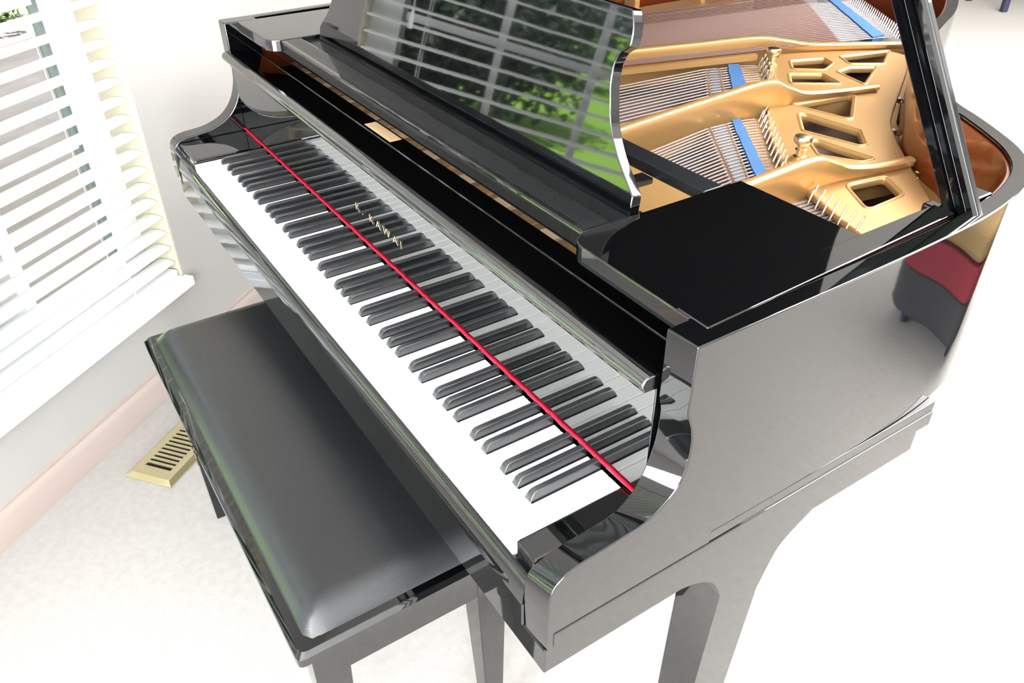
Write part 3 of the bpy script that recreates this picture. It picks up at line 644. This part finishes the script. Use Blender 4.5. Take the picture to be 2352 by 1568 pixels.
P('hitch_shelf', MB().prism([(0.05, 1.80, 0.08), (0.50, 1.46, 0.08), (0.575, 1.56, 0.08), (0.16, 1.905, 0.08)], [(0.05, 1.80, 0.122), (0.50, 1.46, 0.122), (0.575, 1.56, 0.122), (0.16, 1.905, 0.122)]), 'graphite', plate, bev=0.003)
for i, (a, b, c, d, m) in enumerate(((-0.105, 0.56, 0.020, 1.62, 'gold'),)):
    P('plate_side', MB().prism([(a, b, 0.08), (a + 0.03, b, 0.08), (c, d, 0.08), (a, d, 0.08)], [(a, b, 0.130), (a + 0.03, b, 0.130), (c, d, 0.130), (a, d, 0.130)]), m, plate, bev=0.004)
for y in (0.75, 1.0, 1.25, 1.5): P('plate_rib', MB().box(-0.122, -0.075, y, y + 0.018, 0.128, 0.160), 'gold', plate, bev=0.003)

# ---- lid and prop
hx, hz = -0.172, RT + 0.006
LA = R(27)
lo = [p for p in outer if p.y > 0.455]
def lp(x, y, d): a = x - hx; return (hx + a * math.cos(LA) - d * math.sin(LA), y, hz + a * math.sin(LA) + d * math.cos(LA))
pts = [(XR + 0.008, 0.465)] + [(p.x + (0.008 if p.x > 0 else -0.004), p.y + 0.004) for p in lo] + [(-0.176, 0.465)]
lid = P('lid', MB().prism([lp(x, y, 0.0) for x, y in pts], [lp(x, y, 0.020) for x, y in pts]), 'lid_black', bev=0.003)
P('front_flap', MB().prism([lp(x, y, 0.0225) for x, y in ((XR, 0.47), (-0.165, 0.47), (-0.165, 0.80), (XR, 0.80))], [lp(x, y, 0.0415) for x, y in ((XR, 0.47), (-0.165, 0.47), (-0.165, 0.80), (XR, 0.80))]), 'lacquer', lid, bev=0.003)
# prop stick from the treble rim to the lid, standing in one upright plane across the piano
yf = 0.606
e0, e1 = Vector(ony(2142, 400, yf)), Vector(ony(2047, 0, yf)); g0, g1 = Vector(ony(2224, 400, yf)), Vector(ony(2124, 0, yf))
dv = ((e1 - e0).normalized() + (g1 - g0).normalized()).normalized(); wd2 = Vector((dv.y, -dv.x)); half = (g0 - e0).dot(wd2) / 2
c0_ = (e0 + g0) / 2; tb = (RT - 0.016 - c0_.y) / dv.y; ln = 0.74
def prop_loop(t, pr): c = c0_ + dv * t; return [(c.x + wd2.x * a, b, c.y + wd2.y * a) for a, b in pr]
prp = [(-half, yf + 0.010), (-half, yf + 0.002), (-half + 0.002, yf), (half - 0.002, yf), (half, yf + 0.002), (half, yf + 0.010)]
pr_ = P('lid_prop', MB().loft([prop_loop(tb, prp), prop_loop(tb + ln, prp)]), 'lacquer', smooth=20, bev=0.001)
for a, w in ((-0.30, 0.11), (0.14, 0.22), (0.70, 0.24)):
    q = [((a - w) * half, yf + 0.0005), ((a - w * 0.7) * half, yf - 0.0050), ((a + w * 0.7) * half, yf - 0.0050), ((a + w) * half, yf + 0.0005)]
    P('prop_ridge', MB().loft([prop_loop(tb + 0.004, q), prop_loop(tb + ln - 0.01, q)]), 'lacquer', pr_, smooth=20)
P('prop_socket', MB().box(1.2230, 1.2600, 0.593, 0.612, RT - 0.040, RT - 0.004), 'lacquer', bev=0.003)
P('prop_socket', MB().box(1.2230, 1.2560, 0.650, 0.690, RT - 0.040, RT - 0.003), 'lacquer', bev=0.003)

# ---- legs
front = catmull([Vector(p) for p in ((.185, -.1285), (.2155, -.137), (.2485, -.159), (.2669, -.196))], 5)
back = catmull([Vector(p) for p in ((.343, -.233), (.36, -.185), (.374, -.162), (.409, -.138), (.446, -.1225), (.502, -.1285))], 4)
def leg(x0, x1, dy, dz=0.0, mir=False):
    prof = [Vector((.228, -KZ + 0.001))] + [Vector((.2533, -.375))] + list(reversed(front)) + [Vector((.185, -.127))] + [Vector((.502, -.127))] + list(reversed(back)) + [Vector((.3228, -.4365)), Vector((.297, -KZ + 0.001))]
    ins = lambda z: 0.020 * max(0, min(1, (-.2 - z) / .5))
    A = [((x0 + ins(p.y)) if not mir else x0, p.x + dy, p.y) for p in prof]; B = [(x1 if not mir else x1 - ins(p.y), p.x + dy, p.y) for p in prof]
    P('leg', MB().prism(A, B), 'lacquer', smooth=35, bev=0.002)
leg(1.226, 1.2955, 0)
leg(XL + 0.004, XL + 0.074, 0, mir=True)
lg = [(0.05, 0.05), (0.12, 0.05), (0.12, 0.12), (0.05, 0.12)]
P('leg', MB().loft([[(0.15 + a * 1.1, 1.55 + b * 1.1, -0.045) for a, b in lg], [(0.16 + a, 1.56 + b, -0.16) for a, b in lg], [(0.175 + a * 0.7, 1.575 + b * 0.7, -KZ + 0.001) for a, b in lg]]), 'lacquer', bev=0.002)
P('bottom_beam', MB().box(0.1, 0.98, 0.66, 0.72, -0.045, 0.028), 'maple')

# ------------------------------------------------------------------ dining chair across the room
c0 = Vector((*onz(2304, 27, -KZ), 0)); c1 = Vector((*onz(2224, 1, -KZ), 0))
ux = (c1 - c0).normalized(); uy = Vector((-ux.y, ux.x, 0)); cw = (c1 - c0).length
if uy.y < 0: uy = -uy
ch = Thing('dining_chair', c0 + ux * cw / 2 + uy * 0.2, 'dark navy wooden chair standing across the room on the carpet', 'chair')
cp = lambda a, b, z: c0 + ux * a + uy * b + Vector((0, 0, z))
for a in (0, cw):
    for b, h in ((0, 0.43), (0.40, 0.95)):
        ch.part('leg', MB().box(a - 0.02, a + 0.02, b - 0.02, b + 0.02, 0.0, h, cp), 'navy_wood', bev=0.004)
ch.part('seat', MB().box(-0.03, cw + 0.03, -0.03, 0.43, 0.43, 0.47, cp), 'navy_wood', bev=0.01)
for z in (0.58, 0.72, 0.86): ch.part('back_slat', MB().box(0.02, cw - 0.02, 0.392, 0.408, z, z + 0.06, cp), 'navy_wood', bev=0.004)

# ------------------------------------------------------------------ footstool added out of view, stands in for the coloured reflection in the rim
fs = Thing('footstool', (1.68, 2.05, 0), 'low upholstered footstool with yellow and red stripes, unseen stand-in for the reflected colours', 'footstool')
def rounded(x0, x1, y0, y1, z0, z1, rr):
    lp_ = roundpoly([(x0, y0), (x1, y0), (x1, y1), (x0, y1)], rr, 6); return MB().prism([(p.x, p.y, z0) for p in lp_], [(p.x, p.y, z1) for p in lp_])
mat('cloth_yellow', (0.22, 0.115, 0.016), 0.9, noise=(14, (0.20, 0.15, 0.08), 4, (1, 1, 1))); mat('cloth_red', (0.17, 0.012, 0.02), 0.9); mat('cloth_dark', (0.03, 0.028, 0.03), 0.9)
fs.part('pad', rounded(1.34, 2.02, 1.77, 2.33, 0.34, 0.44, 0.14), 'cloth_yellow', bev=0.04, seg=5)
fs.part('band', rounded(1.35, 2.01, 1.78, 2.32, 0.22, 0.335, 0.13), 'cloth_red', bev=0.01)
fs.part('base', rounded(1.36, 2.00, 1.79, 2.31, 0.07, 0.215, 0.12), 'cloth_dark', bev=0.01)
for x in (1.45, 1.91):
    for y in (1.88, 2.22): fs.part('leg', MB().lathe((x, y, 0), [(0.018, 0), (0.024, 0.07)], 12), 'navy_wood', smooth=40)
